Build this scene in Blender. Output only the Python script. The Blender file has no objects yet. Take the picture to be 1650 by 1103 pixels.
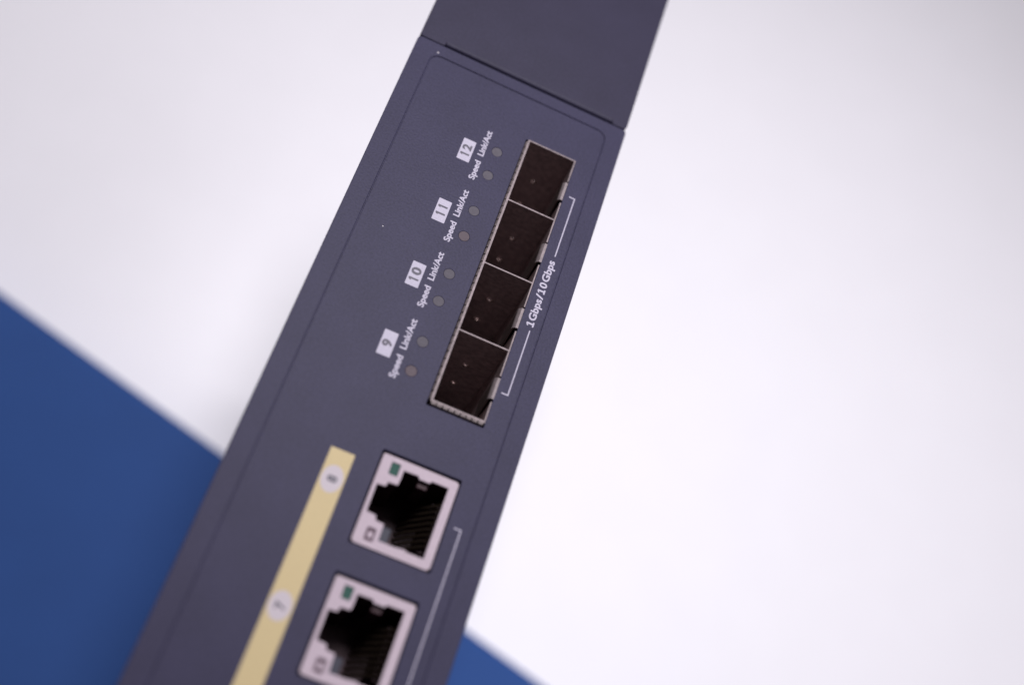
import bpy, bmesh, math, random
from mathutils import Vector, Matrix

random.seed(7)
MM = 0.001                                   # everything below is written in millimetres
scene = bpy.context.scene
COL = scene.collection

# ------------------------------------------------------------------ camera
cam_data = bpy.data.cameras.new("camera")
cam = bpy.data.objects.new("camera", cam_data)
COL.objects.link(cam)
right = Vector((0.90989904, 0.28929493, 0.29730822))
down = Vector((0.39285023, -0.83112138, -0.39358093))
fwd = Vector((0.13323825, 0.47491651, -0.86988613))
loc = Vector((9.97261, -77.77533, 172.12737)) * MM
m = Matrix.Identity(4)
for r in range(3):
    m[r][0], m[r][1], m[r][2], m[r][3] = right[r], -down[r], -fwd[r], loc[r]
cam.matrix_world = m
cam_data.sensor_width = 36.0
cam_data.lens = 1848.289 / 1650 * 36.0
cam_data.clip_start = 0.005
cam_data.clip_end = 20.0
cam_data.dof.use_dof = True
cam_data.dof.focus_distance = 0.2040
cam_data.dof.aperture_fstop = 6.2
scene.camera = cam

# ------------------------------------------------------------------ world and lamps
world = bpy.data.worlds.new("World")
scene.world = world
world.use_nodes = True
bg = world.node_tree.nodes["Background"]
bg.inputs["Color"].default_value = (0.95, 0.80, 0.88, 1)
bg.inputs["Strength"].default_value = 0.055

def area_lamp(name, pos, target, size, watts, colour, spread=180):
    ld = bpy.data.lights.new(name, 'AREA')
    ld.shape = 'DISK'
    ld.size = size * MM
    ld.energy = watts
    ld.color = colour
    ld.spread = math.radians(spread)
    lo = bpy.data.objects.new(name, ld)
    COL.objects.link(lo)
    lo.location = Vector(pos) * MM
    lo.rotation_euler = (Vector(target) - Vector(pos)).to_track_quat('-Z', 'Y').to_euler()
    return lo
area_lamp("key_lamp", (2, 265, 580), (105, 80, -190), 190, 2.72, (1.0, 0.975, 1.0), 122)
area_lamp("softbox_lamp", (330, 130, 440), (215, 60, -190), 300, 0.56, (0.98, 0.97, 1.0), 118)

vs = scene.view_settings
vs.view_transform = 'Standard'
vs.look = 'None'
vs.exposure = 0.0
vs.gamma = 1.0
vs.use_curve_mapping = False

# ------------------------------------------------------------------ materials
def mat(name, colour, rough=0.5, metal=0.0, spec=0.5, noise=None, bump=None, trans=0.0, coat=0.0):
    """noise=(scale per mm, amount) mottles the colour; bump=(scale per mm, strength, distance mm)."""
    M = bpy.data.materials.new(name)
    M.use_nodes = True
    nt = M.node_tree
    b = nt.nodes["Principled BSDF"]
    b.inputs["Base Color"].default_value = (*colour, 1)
    b.inputs["Roughness"].default_value = rough
    b.inputs["Metallic"].default_value = metal
    b.inputs["Specular IOR Level"].default_value = spec
    if trans:
        b.inputs["Transmission Weight"].default_value = trans
    if coat:
        b.inputs["Coat Weight"].default_value = coat
    tc = nt.nodes.new("ShaderNodeTexCoord")
    if noise:
        n = nt.nodes.new("ShaderNodeTexNoise")
        n.inputs["Scale"].default_value = noise[0] / MM
        n.inputs["Detail"].default_value = 4
        nt.links.new(tc.outputs["Object"], n.inputs["Vector"])
        n2 = nt.nodes.new("ShaderNodeTexNoise")
        n2.inputs["Scale"].default_value = noise[0] / MM / 23
        n2.inputs["Detail"].default_value = 3
        nt.links.new(tc.outputs["Object"], n2.inputs["Vector"])
        add = nt.nodes.new("ShaderNodeMath"); add.operation = 'MULTIPLY_ADD'
        nt.links.new(n2.outputs["Fac"], add.inputs[0])
        add.inputs[1].default_value = 0.35
        nt.links.new(n.outputs["Fac"], add.inputs[2])
        mr = nt.nodes.new("ShaderNodeMapRange")
        mr.inputs["From Min"].default_value = 0.40
        mr.inputs["From Max"].default_value = 0.95
        mr.inputs["To Min"].default_value = 1 - noise[1]
        mr.inputs["To Max"].default_value = 1 + noise[1]
        nt.links.new(add.outputs[0], mr.inputs["Value"])
        mx = nt.nodes.new("ShaderNodeMix"); mx.data_type = 'RGBA'; mx.blend_type = 'MULTIPLY'
        mx.inputs["Factor"].default_value = 1
        mx.inputs["A"].default_value = (*colour, 1)
        nt.links.new(mr.outputs["Result"], mx.inputs["B"])
        nt.links.new(mx.outputs["Result"], b.inputs["Base Color"])
    if bump:
        n = nt.nodes.new("ShaderNodeTexNoise")
        n.inputs["Scale"].default_value = bump[0] / MM
        n.inputs["Detail"].default_value = 3
        nt.links.new(tc.outputs["Object"], n.inputs["Vector"])
        bp = nt.nodes.new("ShaderNodeBump")
        bp.inputs["Strength"].default_value = bump[1]
        bp.inputs["Distance"].default_value = bump[2] * MM
        nt.links.new(n.outputs["Fac"], bp.inputs["Height"])
        nt.links.new(bp.outputs["Normal"], b.inputs["Normal"])
    return M

PAINT = mat("powder_coat", (0.0268, 0.0242, 0.0530), 0.50, spec=0.11, noise=(2.6, 0.26), bump=(2.6, 0.5, 0.09))
PANEL = mat("panel_paint", (0.0268, 0.0242, 0.0530), 0.50, spec=0.11, noise=(2.6, 0.26), bump=(2.6, 0.5, 0.09))
EAR = mat("bracket_paint", (0.0232, 0.0204, 0.041), 0.50, spec=0.11, noise=(2.6, 0.26), bump=(2.6, 0.5, 0.09))
INK = mat("white_ink", (0.325, 0.300, 0.385), 0.6, noise=(3.0, 0.12))
DARKINK = mat("dark_ink", (0.040, 0.034, 0.058), 0.6)
YELLOW = mat("yellow_ink", (0.385,0.298,0.150), 0.6, noise=(2.0, 0.05))
GREYINK = mat("grey_ink", (0.025, 0.022, 0.045), 0.6)
DISC = mat("pale_ink", (0.36, 0.315, 0.355), 0.6)
STEEL = mat("plated_steel", (0.41, 0.325, 0.33), 0.52, metal=0.85, noise=(1.1, 0.34), bump=(2.0, 0.10, 0.02))
TAB_SHADED = mat("shaded_latch_steel", (0.17, 0.135, 0.13), 0.45, metal=0.9, noise=(1.3, 0.35), bump=(1.6, 0.35, 0.04))  # latch metal with the shade inside the bay put into its colour
SHIELD = mat("jack_shield", (0.36, 0.295, 0.345), 0.6, spec=0.2, metal=0.0, noise=(1.2, 0.06))
TAB = mat("latch_steel", (0.20, 0.165, 0.175), 0.7, metal=0.3, noise=(1.4, 0.25))
CUT = mat("sheared_edge", (0.180, 0.145, 0.155), 0.65, metal=0.4, noise=(1.6, 0.35))
SHINE = mat("polished_steel", (0.75, 0.66, 0.62), 0.22, metal=1.0)
DULL = mat("dusty_spring_steel", (0.17, 0.14, 0.145), 0.7, metal=0.5, noise=(2.5, 0.4))
BLACK = mat("black_plastic", (0.030, 0.0125, 0.0180), 0.5, spec=0.15)
SMOKE = mat("smoke_plastic", (0.030, 0.030, 0.045), 0.5, spec=0.15)
GOLD = mat("gold_contact", (0.055, 0.040, 0.030), 0.45, metal=0.8)
GREEN = mat("green_lens", (0.024, 0.066, 0.056), 0.6, spec=0.1)
AMBER = mat("smoky_lens", (0.085, 0.055, 0.075), 0.6, spec=0.1)
LENS = mat("light_pipe", (0.074, 0.067, 0.083), 0.6, spec=0.12, noise=(1.5, 0.12))
LENSW = mat("light_pipe_warm", (0.082, 0.064, 0.076), 0.6, spec=0.12, noise=(1.5, 0.12))
DUST = mat("dust", (0.62, 0.58, 0.62), 0.8)
WHITE = mat("white_laminate", (0.795, 0.78, 0.835), 0.45, spec=0.3, noise=(0.05, 0.012))
BLUE = mat("blue_mat", (0.018, 0.061, 0.222), 0.75, spec=0.25, noise=(1.2, 0.10), bump=(1.2, 0.3, 0.1))

# ------------------------------------------------------------------ helpers
def link(name, mesh, material, parent=None):
    o = bpy.data.objects.new(name, mesh)
    if material is not None and not mesh.materials:
        mesh.materials.append(material)
    COL.objects.link(o)
    if parent is not None:
        o.parent = parent
    return o

def rrect(x0, x1, y0, y1, r=0.0, seg=6):
    if r <= 0:
        return [(x0, y0), (x1, y0), (x1, y1), (x0, y1)]
    pts = []
    for cx, cy, a0 in ((x1 - r, y1 - r, 0), (x0 + r, y1 - r, 90), (x0 + r, y0 + r, 180), (x1 - r, y0 + r, 270)):
        for k in range(seg + 1):
            a = math.radians(a0 + 90 * k / seg)
            pts.append((cx + r * math.cos(a), cy + r * math.sin(a)))
    return pts

def circle(cx, cy, rx, ry=None, n=28):
    ry = rx if ry is None else ry
    return [(cx + rx * math.cos(2 * math.pi * k / n), cy + ry * math.sin(2 * math.pi * k / n)) for k in range(n)]

def plate(loops, z0, z1, bevel=0.0):
    """a flat plate cut to the loops (inner loops are holes), from z0 up to z1, with rounded edges."""
    cu = bpy.data.curves.new("outline", 'CURVE')
    cu.dimensions = '2D'
    cu.fill_mode = 'BOTH'
    for pts in loops:
        s = cu.splines.new('POLY')
        s.points.add(len(pts) - 1)
        for p, (x, y) in zip(s.points, pts):
            p.co = (x * MM, y * MM, 0, 1)
        s.use_cyclic_u = True
    cu.extrude = max((z1 - z0) / 2 - bevel, 0) * MM
    cu.bevel_depth = bevel * MM
    cu.bevel_resolution = 2
    cu.offset = -bevel * MM
    o = bpy.data.objects.new("outline", cu)
    COL.objects.link(o)
    me = bpy.data.meshes.new_from_object(o.evaluated_get(bpy.context.evaluated_depsgraph_get()))
    bpy.data.objects.remove(o)
    bpy.data.curves.remove(cu)
    me.transform(Matrix.Translation((0, 0, (z0 + z1) / 2 * MM)))
    me.materials.clear()
    return me

def boxes(bl, bevel=0.0):
    """one mesh of axis-aligned boxes (x0,x1,y0,y1,z0,z1)."""
    bm = bmesh.new()
    for x0, x1, y0, y1, z0, z1 in bl:
        v = [bm.verts.new((x * MM, y * MM, z * MM)) for x in (x0, x1) for y in (y0, y1) for z in (z0, z1)]
        for f in ((0, 1, 3, 2), (4, 6, 7, 5), (0, 4, 5, 1), (2, 3, 7, 6), (0, 2, 6, 4), (1, 5, 7, 3)):
            bm.faces.new([v[i] for i in f])
    if bevel:
        bmesh.ops.bevel(bm, geom=bm.edges[:], offset=bevel * MM, segments=2, profile=0.5, affect='EDGES')
    me = bpy.data.meshes.new("boxes")
    bmesh.ops.recalc_face_normals(bm, faces=bm.faces)
    bm.to_mesh(me); bm.free()
    return me

def join(meshes, name="joined"):
    bm = bmesh.new()
    for me in meshes:
        bm.from_mesh(me)
        bpy.data.meshes.remove(me)
    me = bpy.data.meshes.new(name)
    bm.to_mesh(me); bm.free()
    return me

def sheet(profile, x0, x1, thick, axis='x'):
    """sheet metal: a profile in (y, z) of given thickness swept from x0 to x1 (or (x, z) swept along y)."""
    bm = bmesh.new()
    n = len(profile)
    nor = []
    for i in range(n):
        a = profile[max(i - 1, 0)]; b = profile[min(i + 1, n - 1)]
        d = Vector((b[0] - a[0], b[1] - a[1])).normalized()
        nor.append((-d.y, d.x))
    rows = []
    for s in (x0, x1):
        row = []
        for (p, nn) in zip(profile, nor):
            for k in (0, 1):
                q = (p[0] + nn[0] * thick * k, p[1] + nn[1] * thick * k)
                co = (s, q[0], q[1]) if axis == 'x' else (q[0], s, q[1])
                row.append(bm.verts.new([c * MM for c in co]))
        rows.append(row)
    A, B = rows
    for i in range(n - 1):
        j = 2 * i
        bm.faces.new((A[j], A[j + 2], B[j + 2], B[j]))
        bm.faces.new((A[j + 1], B[j + 1], B[j + 3], A[j + 3]))
        bm.faces.new((A[j], A[j + 1], A[j + 3], A[j + 2]))
        bm.faces.new((B[j], B[j + 2], B[j + 3], B[j + 1]))
    for j in (0, 2 * n - 2):
        bm.faces.new((A[j], B[j], B[j + 1], A[j + 1]))
    bmesh.ops.recalc_face_normals(bm, faces=bm.faces)
    me = bpy.data.meshes.new("sheet")
    bm.to_mesh(me); bm.free()
    return me

def text_mesh(body, cap, width, bold=0.0, space=1.0):
    """lettering mesh: x along the reading direction from 0 to width, y up, capitals cap high, in mm."""
    def raw(t):
        cu = bpy.data.curves.new("lettering", 'FONT')
        cu.body = t
        cu.size = 1.0
        cu.offset = bold
        cu.space_character = space
        cu.resolution_u = 4
        o = bpy.data.objects.new("lettering", cu)
        COL.objects.link(o)
        me = bpy.data.meshes.new_from_object(o.evaluated_get(bpy.context.evaluated_depsgraph_get()))
        bpy.data.objects.remove(o)
        bpy.data.curves.remove(cu)
        return me
    ref = raw("H")
    ys = [v.co.y for v in ref.vertices]
    h = max(ys) - min(ys); base = min(ys)
    bpy.data.meshes.remove(ref)
    me = raw(body)
    xs = [v.co.x for v in me.vertices]
    sx = width / (max(xs) - min(xs)); sy = cap / h
    x0 = min(xs)
    for v in me.vertices:
        v.co = ((v.co.x - x0) * sx * MM, (v.co.y - base) * sy * MM, 0)
    me.materials.clear()
    return me

def figure_one(cap, width, base, st):
    """the figure 1 with a flag and, if base, a foot; drawn from x = 0 to width."""
    c = width * (0.56 if base else 0.68)
    l, r = c - st / 2, c + st / 2
    pts = [(l, 0), (r, 0), (r, cap), (l, cap), (0.02, cap * 0.83), (0.02, cap * 0.66), (l, cap * 0.80)]
    if base:
        pts = [(0, 0), (width, 0), (width, st * 0.85), (r, st * 0.85), (r, cap), (l, cap), (0.02, cap * 0.85), (0.02, cap * 0.68), (l, cap * 0.80), (l, st * 0.85), (0, st * 0.85)]
    return plate([pts], -0.003, 0.003)

def lettering(name, runs, v_base, u0, cap, width, z, material, parent, bold=0.0, base=False, stroke=0.3):
    """runs: a string, or (text, start, end) pieces given as fractions of the width; '1' is drawn by figure_one."""
    if isinstance(runs, str):
        runs = [(runs, 0.0, 1.0)]
    meshes = []
    for t_, f0, f1 in runs:
        w_ = (f1 - f0) * width
        me = figure_one(cap, w_, base, stroke) if t_ == "1" else text_mesh(t_, cap, w_, bold)
        me.transform(Matrix.Translation((f0 * width * MM, 0, 0)))
        meshes.append(me)
    me = join(meshes)
    me.transform(Matrix.Translation((v_base * MM, u0 * MM, z * MM)) @ Matrix.Rotation(math.pi / 2, 4, 'Z'))
    return link(name, me, material, parent)

def smooth(o, angle=40):
    me = o.data
    for p in me.polygons:
        p.use_smooth = True
    try:
        me.set_sharp_from_angle(angle=math.radians(angle))
    except Exception:
        pass
    return o

# ------------------------------------------------------------------ the surface
DEPTH = 180.0                                # depth of the switch body, standing on its rear
MAT_H = 28.0
top = plate([rrect(-1500, 1500, -1200, 1500, 20)], -DEPTH - MAT_H - 25, -DEPTH - MAT_H, 2.0)
t = link("table_top", top, WHITE)
t["kind"] = "structure"

mat_edge_a = Vector((-94.35, 60.05)); mat_edge_b = Vector((109.24, 7.57))
d = (mat_edge_b - mat_edge_a).normalized()
nrm = Vector((-d.y, d.x))
c0 = mat_edge_a - d * 330; c1 = mat_edge_b + d * 330
mo = [tuple(c0), tuple(c1), tuple(c1 - nrm * 520), tuple(c0 - nrm * 520)][::-1]
mm_ = plate([mo], -DEPTH - MAT_H, -DEPTH, 4.0)
o = smooth(link("desk_mat", mm_, BLUE))
o["label"] = "matte blue slab lying on the white table, under the network switch"
o["category"] = "mat"

# ------------------------------------------------------------------ the network switch
U_TOP, U_BOT, V1 = 69.45, -224.0, 44.0
switch = bpy.data.objects.new("network_switch", None)
COL.objects.link(switch)
switch.location = (22 * MM, -77 * MM, -DEPTH * MM)
bpy.context.view_layer.update()
class Root: pass
def under(o, parent=switch):
    """parent without moving (the switch root sits at its base)."""
    o.parent = parent
    if parent is switch:
        o.matrix_parent_inverse = switch.matrix_world.inverted()
    return o
switch["label"] = "dark grey-blue rack network switch with four open fibre cages and copper ports"
switch["category"] = "network switch"

def part(name, mesh, material, parent=switch):
    o = link(name, mesh, material)
    return under(o, parent)

# openings in the front
CAGE = (26.62, 36.42, 0.0, 57.3)             # v0 v1 u0 u1
PORT_U = [-18.9 - 21.0 * k for k in range(8)]
LED = [(51.9, 46.25), (37.85, 32.1), (23.75, 17.95), (9.55, 3.75)]
FR = (3.75, 40.42, -218.0, 66.75)            # the joint round the front panel

ring = plate([rrect(0, V1, U_BOT, U_TOP, 0.8), rrect(FR[0] - 0.075, FR[1] + 0.075, FR[2] - .075, FR[3] + .075, 2.0)], -1.3, 0.0, 0.12)
ledge = plate([rrect(1.0, V1 - 1.0, U_BOT + 1, U_TOP - 1.0, 0.8), rrect(5.4, 38.6, FR[2] + 2, FR[3] - 2, 1.5)], -2.0, -1.31)
strip = plate([rrect(FR[0] - .085, FR[1] + .085, FR[2] - .085, FR[3] + .085, 1.99), rrect(FR[0] + .085, FR[1] - .085, FR[2] + .085, FR[3] - .085, 1.86)], -1.28, -0.2)
shell = boxes([(0.25, 1.25, U_BOT + .25, U_TOP - .25, -DEPTH, -0.6), (V1 - 1.25, V1 - .25, U_BOT + .25, U_TOP - .25, -DEPTH, -0.6),
               (1.25, V1 - 1.25, U_BOT + .25, U_BOT + 1.25, -DEPTH, -1.32), (1.25, V1 - 1.25, U_TOP - 1.25, U_TOP - .25, -DEPTH, -1.32),
               (1.25, V1 - 1.25, U_BOT + 1.25, U_TOP - 1.25, -DEPTH, -DEPTH + 1)])
chassis = smooth(part("chassis", join([ring, ledge, strip, shell]), PAINT))

holes = [rrect(FR[0] + .075, FR[1] - .075, FR[2] + .075, FR[3] - .075, 1.85)]
holes.append(rrect(CAGE[0] - 0.42, CAGE[1] + 0.12, CAGE[2] - 0.75, CAGE[3] + 0.15, 0.2, 3))
for pu in PORT_U:
    holes.append(rrect(22.42, 36.08, pu - 8.0, pu + 8.15, 0.25, 3))
for a, b in LED:
    holes.append(circle(21.95, a, 1.02)); holes.append(circle(21.95, b, 1.02))
PZ = -0.04
panel = smooth(part("front_panel", plate(holes, -1.3, PZ, 0.07), PANEL))

# ---- printing on the front panel
Z1, Z2, Z3 = PZ + 0.012, PZ + 0.024, PZ + 0.036
def ink(name, loops, z, material, parent=panel):
    o = link(name, plate(loops, z - 0.006, z, 0), material)
    o.parent = parent
    return o
BOX = {"12": (47.0, 51.85), "11": (32.75, 37.5), "10": (18.6, 23.4), "9": (4.4, 9.12)}
RUNS = {"12": ([("1", 0.0, 0.22), ("2", 0.5, 1.0)], 2.55), "11": ([("1", 0.0, 0.26), ("1", 0.74, 1.0)], 2.1),
        "10": ([("1", 0.0, 0.22), ("0", 0.46, 1.0)], 2.75), "9": ("9", 1.3)}
for (num, (u0, u1)), (la, lb) in zip(BOX.items(), LED):
    ink("number_box", [rrect(15.36, 17.8, u0, u1, 0.12, 2)], Z1, INK)
    runs, w = RUNS[num]
    lettering("number", runs, 17.42, (u0 + u1) / 2 - w / 2, 1.78, w, Z2, DARKINK, panel, bold=0.040, stroke=0.36)
    uc = (u0 + u1) / 2
    lettering("lettering", "Link/Act", 19.88, uc + 0.15, 1.2, 6.0, Z1, INK, panel, bold=0.03)
    lettering("lettering", "Speed", 19.9, uc - 5.45, 1.2, 4.35, Z1, INK, panel, bold=0.03)
lettering("lettering", [("1", 0.0, 0.068), ("Gbps", 0.088, 0.405), ("/", 0.412, 0.478), ("1", 0.492, 0.556), ("0", 0.576, 0.655), ("Gbps", 0.675, 1.0)], 39.02, 20.55, 1.42, 14.3, Z1, INK, panel, bold=0.03, base=True, stroke=0.34)

LW = 0.27
def bracket(pts_loop):
    return ink("bracket_line", [pts_loop], Z1, INK)
bracket([(37.5, 49.5), (38.73, 49.5), (38.73, 35.95), (38.52, 35.95), (38.52, 49.28), (37.5, 49.28)])
bracket([(38.73, 19.75), (38.73, 6.45), (37.45, 6.45), (37.45, 6.67), (38.52, 6.67), (38.52, 19.75)])
bracket([(37.35, -18.5), (38.6, -18.5), (38.6, -172.0), (38.41, -172.0), (38.41, -18.7), (37.35, -18.7)])
ink("yellow_band", [rrect(14.58, 18.6, -176.0, -13.65)], Z1, YELLOW)
for k, pu in enumerate(PORT_U):
    cu = pu + 0.27
    ink("number_disc", [circle(16.58, cu, 1.75, 2.3)], Z2, DISC)
    w = 1.12
    lettering("number", str(8 - k), 17.4, cu - w / 2, 1.6, w, Z3, GREYINK, panel, bold=0.03)
for v, u, r in ((8.18, 27.22, 0.11), (4.63, 67.4, 0.16)):  # added bright specks: one of dust, one standing in for a hot pixel
    par = panel if u < 60 else chassis
    o = link("bright_speck", plate([circle(v, u, r, r * 0.8, 9)], PZ, PZ + 0.06 if u > 60 else PZ + 0.03, 0), DUST)
    o.parent = par

# ---- indicator lights
for i, (a, b) in enumerate(LED):
    for j, u in enumerate((a, b)):
        me = plate([circle(21.95, u, 1.005)], -4.0, PZ - 0.01 - 0.03 * (i == 0), 0.06)
        smooth(part("indicator_light", me, LENSW if j == 1 and i in (1, 3) else LENS))

# ---- mounting bracket at the end
E0, E1 = 69.6, 166.0
ear_loop = [(0.5, E0), (5.2, E0), (5.4, E0 + 1.0), (40.7, E0 + 1.0), (40.9, E0), (43.1, E0), (43.5, E0 + 0.12), (43.75, E0 + 0.45), (43.88, E0 + 1.1), (43.88, E1 - 2), (41.9, E1), (2.1, E1), (0.12, E1 - 2), (0.12, E0 + 0.4)]
slots = [rrect(7, 13, E1 - 14, E1 - 7, 3), rrect(31, 37, E1 - 14, E1 - 7, 3)]
ear_plate = plate([ear_loop] + slots, -2.0, 0.02, 0.15)
prof = [(E0 + 1.5, 0.0)]
for k in range(9):
    a = math.radians(90 + 90 * k / 8)
    prof.append((E0 + 0.95 + 0.62 * math.cos(a), -0.64 + 0.62 * math.sin(a)))
prof.append((E0 + 0.33, -62.0))
bend = sheet(prof, 5.45, 40.65, 1.2)
ear = smooth(part("mounting_bracket", join([ear_plate, bend]), EAR), 50)

# ---- fibre cage: four open bays of plated sheet metal
cv0, cv1, cu0, cu1 = CAGE
PITCH = (cu1 - cu0) / 4
DZ = -46.0
FZ = 0.38                                    # how far the cage stands proud of the panel
TH = 0.24
shell_boxes = [(cv0, cv0 + TH + .14, cu0, cu1, DZ, FZ),                  # long wall by the lights
               (cv0 + TH + .14, cv1 - TH, cu1 - TH, cu1, DZ, FZ),        # far end wall
               (cv0 + TH + .14, cv1 - TH, cu0, cu0 + TH + 0.1, DZ, FZ),  # near end wall
               (cv0, cv1, cu0, cu1, DZ - 1, DZ)]                         # rear
for k in range(4):
    b = cu0 + k * PITCH
    lo, hi = b + 4.05, b + 9.15                                          # the latch opening
    shell_boxes += [(cv1 - TH, cv1, b + (0 if k == 0 else 0), lo, DZ, FZ - .02), (cv1 - TH, cv1, hi, b + PITCH, DZ, FZ - .02),
                    (cv1 - TH, cv1, lo, hi, DZ, -11.0)]
def cut_edges(me):
    """the sheared front edges of the sheet are duller than its plated faces."""
    me.materials.append(STEEL); me.materials.append(CUT)
    for p in me.polygons:
        if p.normal.z > 0.9 and p.center.z > 0:
            p.material_index = 1
    return me
cage = part("module_cage", cut_edges(boxes(shell_boxes)), STEEL)
for k in range(1, 4):
    o = link("bay_wall", cut_edges(boxes([(cv0 + TH + .14, cv1 - TH, cu0 + k * PITCH - 0.13, cu0 + k * PITCH + 0.13, DZ, FZ - 0.06)])), STEEL)
    o.parent = cage
# latch tab: a tongue of the lower sheet, its lip folded into the bay
for k in range(4):
    b = cu0 + k * PITCH
    jit = (0.0, 0.06, -0.04, 0.08)[k]
    tabp = [(cv1 - TH + 0.02, -11.0), (cv1 - TH - 0.12, -6.0), (cv1 - 0.60 - jit, -0.5), (cv1 - 0.54 - jit, 0.12), (cv1 - 0.30 - jit, FZ + 0.05), (cv1 - 0.02 - jit, FZ)]
    o = smooth(link("latch_tab", sheet(tabp, b + 4.5, b + 8.6, 0.30, axis='y'), TAB_SHADED))
    o.data.materials.append(TAB)
    for p in o.data.polygons:
        if p.center.z > -0.15 * MM:
            p.material_index = 1
    o.parent = cage
# spring dimples pressed into each bay's wall
def dimple_mesh():
    bm = bmesh.new()
    bmesh.ops.create_uvsphere(bm, u_segments=16, v_segments=10, radius=1.0 * MM)
    for v in bm.verts:
        v.co.x *= 0.85; v.co.y *= 0.45; v.co.z *= 0.5
    me = bpy.data.meshes.new("dimple"); bm.to_mesh(me); bm.free()
    me.materials.append(STEEL)
    for p in me.polygons: p.use_smooth = True
    return me
dm = dimple_mesh()
dm.materials[0] = SHINE
for k in range(4):
    for z in (-10.8, -19.5):
        o = bpy.data.objects.new("dimple", dm); COL.objects.link(o)
        wall = cu0 + (k + 1) * PITCH - (0.13 if k < 3 else TH)
        o.location = (31.4 * MM, wall * MM, z * MM)
        o.parent = cage
# connectors at the back of each bay
for k in range(4):
    b = cu0 + k * PITCH
    o = link("bay_connector", boxes([(cv0 + 2.2, cv1 - 2.4, b + 1.6, b + PITCH - 1.6, DZ, DZ + 9)], 0.3), BLACK)
    o.parent = cage
# grounding fingers along the near end and the long side
fing = [(cu0 + 0.05, FZ - 0.05), (cu0 - 0.35, FZ - 0.12), (cu0 - 0.62, -0.25), (cu0 - 0.55, -1.6)]
n = 9
for k in range(n):
    v0 = cv0 + 0.15 + k * (cv1 - cv0 - 0.3) / n
    o = smooth(link("spring_finger", sheet(fing[::-1], v0 + 0.10, v0 + (cv1 - cv0 - 0.3) / n - 0.10, 0.12), DULL))
    o.parent = cage
fing2 = [(cv0 + 0.02, FZ - 0.12), (cv0 - 0.16, FZ - 0.25), (cv0 - 0.30, -0.5), (cv0 - 0.25, -1.8)]
for k in range(36):
    u0 = cu0 + 0.3 + k * (cu1 - cu0 - 0.6) / 36
    o = link("spring_finger", sheet(fing2[::-1], u0 + 0.12, u0 + (cu1 - cu0 - 0.6) / 36 - 0.12, 0.10, axis='y'), DULL)
    o.parent = cage

# ---- copper ports
JZ = -0.10
def port_loops(c):
    def P(v, du): return (v, c + du)
    outer = [P(22.95, 7.65), P(22.75, 7.45), P(22.75, -7.35), P(23.2, -7.75), P(35.35, -7.75), P(35.85, -7.2), P(35.85, 7.3), P(35.5, 7.65)]
    opening = [P(26.7, 4.45), P(26.7, 6.05), P(29.2, 6.12), P(29.45, 5.66), P(31.3, 5.66), P(31.5, 6.12), P(34.42, 6.12),
               P(34.42, -6.18), P(31.6, -6.2), P(31.1, -5.95), P(29.3, -6.15), P(26.75, -6.15), P(26.7, -3.35),
               P(25.25, -3.25), P(25.05, -2.5), P(23.4, -2.35), P(23.4, 2.4), P(24.85, 2.5), P(25.0, 3.3), P(26.6, 3.4)]
    g = rrect(24.48, 25.98, c + 4.62, c + 6.72, 0.1, 2)
    a = rrect(24.5, 25.95, c - 6.75, c - 4.6, 0.1, 2)
    return outer, opening, g, a
outer, opening, g, a = port_loops(0.0)
face_me = plate([outer, opening, g, a], -0.75, JZ, 0.06)
shield_me = boxes([(22.75, 23.05, -7.3, 7.4, -15.5, -0.76), (35.55, 35.85, -7.3, 7.4, -15.5, -0.76), (23.05, 35.55, 7.3, 7.6, -15.5, -0.76), (23.05, 35.55, -7.7, -7.4, -15.5, -0.76), (22.75, 35.85, -7.7, 7.6, -15.8, -15.5)])
face_me = join([face_me, shield_me])
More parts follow.
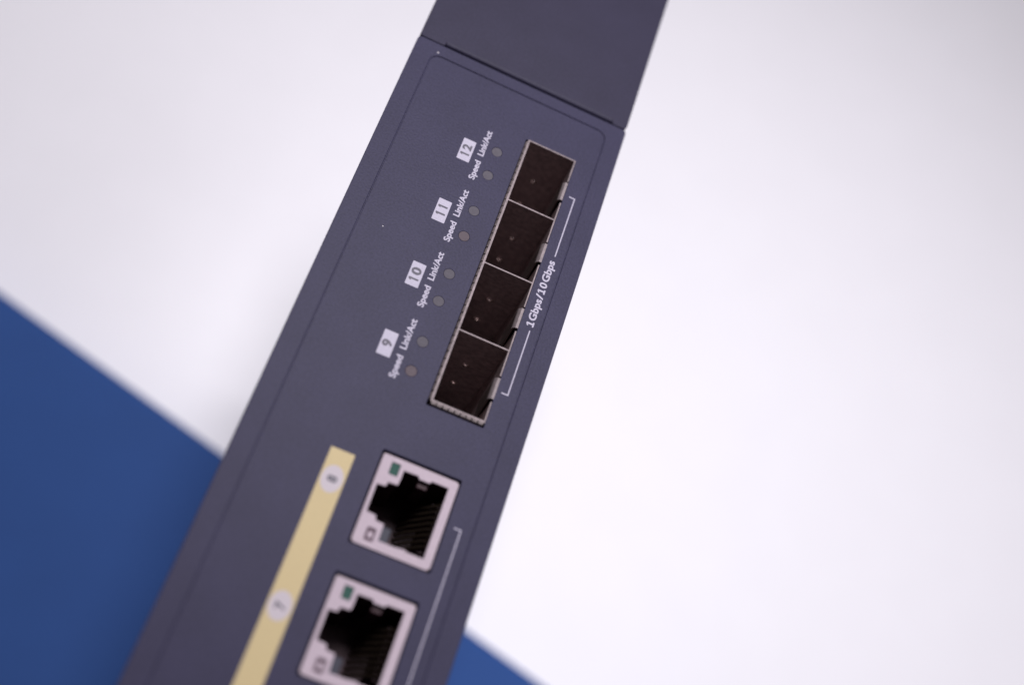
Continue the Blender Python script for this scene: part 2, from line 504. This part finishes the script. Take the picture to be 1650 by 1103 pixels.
cav_me = boxes([(23.06, 23.38, -7.38, 7.28, -15.4, -0.78),            # latch wall
                (34.6, 35.54, -7.38, 7.28, -15.4, -0.78),               # contact wall
                (23.38, 34.6, 6.2, 7.28, -15.4, -0.78),                 # end walls
                (23.38, 34.6, -7.38, -6.3, -15.4, -0.78),
                (23.38, 26.55, 3.5, 6.2, -15.4, -1.3), (23.38, 26.55, -6.3, -3.45, -15.4, -1.3),   # behind the lenses
                (23.38, 34.6, -6.3, 6.2, -15.45, -13.5)])
step_me = boxes([(26.72, 28.25, -6.1, -3.45, -6.5, -1.0)], 0.12)
step2_me = boxes([(29.55, 31.25, 4.6, 6.18, -8.0, -1.1)], 0.12)
lens_g = plate([rrect(24.52, 25.94, 4.66, 6.68, 0.1, 2)], -1.28, JZ - 0.12, 0.05)
lens_a = plate([rrect(24.54, 25.91, -6.71, -4.64, 0.1, 2)], -1.28, JZ - 0.18, 0.05)
core_a = plate([rrect(24.92, 25.62, -6.15, -5.2, 0.08, 2)], JZ - 0.17, JZ - 0.13)
con_me = sheet([(34.3, -1.6), (34.0, -2.4), (33.6, -3.2), (31.2, -8.5), (30.0, -12.5)], -0.22, 0.22, 0.2, axis='y')
rib_me = boxes([(33.4, 34.62, -0.16, 0.16, -13.4, -4.5)])
for me_, mt_ in ((face_me, SHIELD), (cav_me, BLACK), (step_me, SMOKE), (step2_me, BLACK), (lens_g, GREEN), (lens_a, AMBER), (core_a, SHIELD), (con_me, GOLD), (rib_me, BLACK)):
    me_.materials.append(mt_)
for pu in PORT_U:
    p = bpy.data.objects.new("ethernet_port", face_me); COL.objects.link(p)
    p.location = (0, pu * MM, 0)
    under(p)
    def sub(name, me, off=0.0):
        o = bpy.data.objects.new(name, me); COL.objects.link(o)
        o.location = (0, off * MM, 0); o.parent = p
    sub("jack_housing", cav_me); sub("keyway_step", step_me); sub("keyway_step", step2_me)
    sub("indicator_lens", lens_g); sub("indicator_lens", lens_a); sub("lens_core", core_a)
    for k in range(8):
        off = (k - 3.5) * 1.02
        sub("contact", con_me, off)
    for k in range(9):
        sub("contact_rib", rib_me, (k - 4) * 1.02)
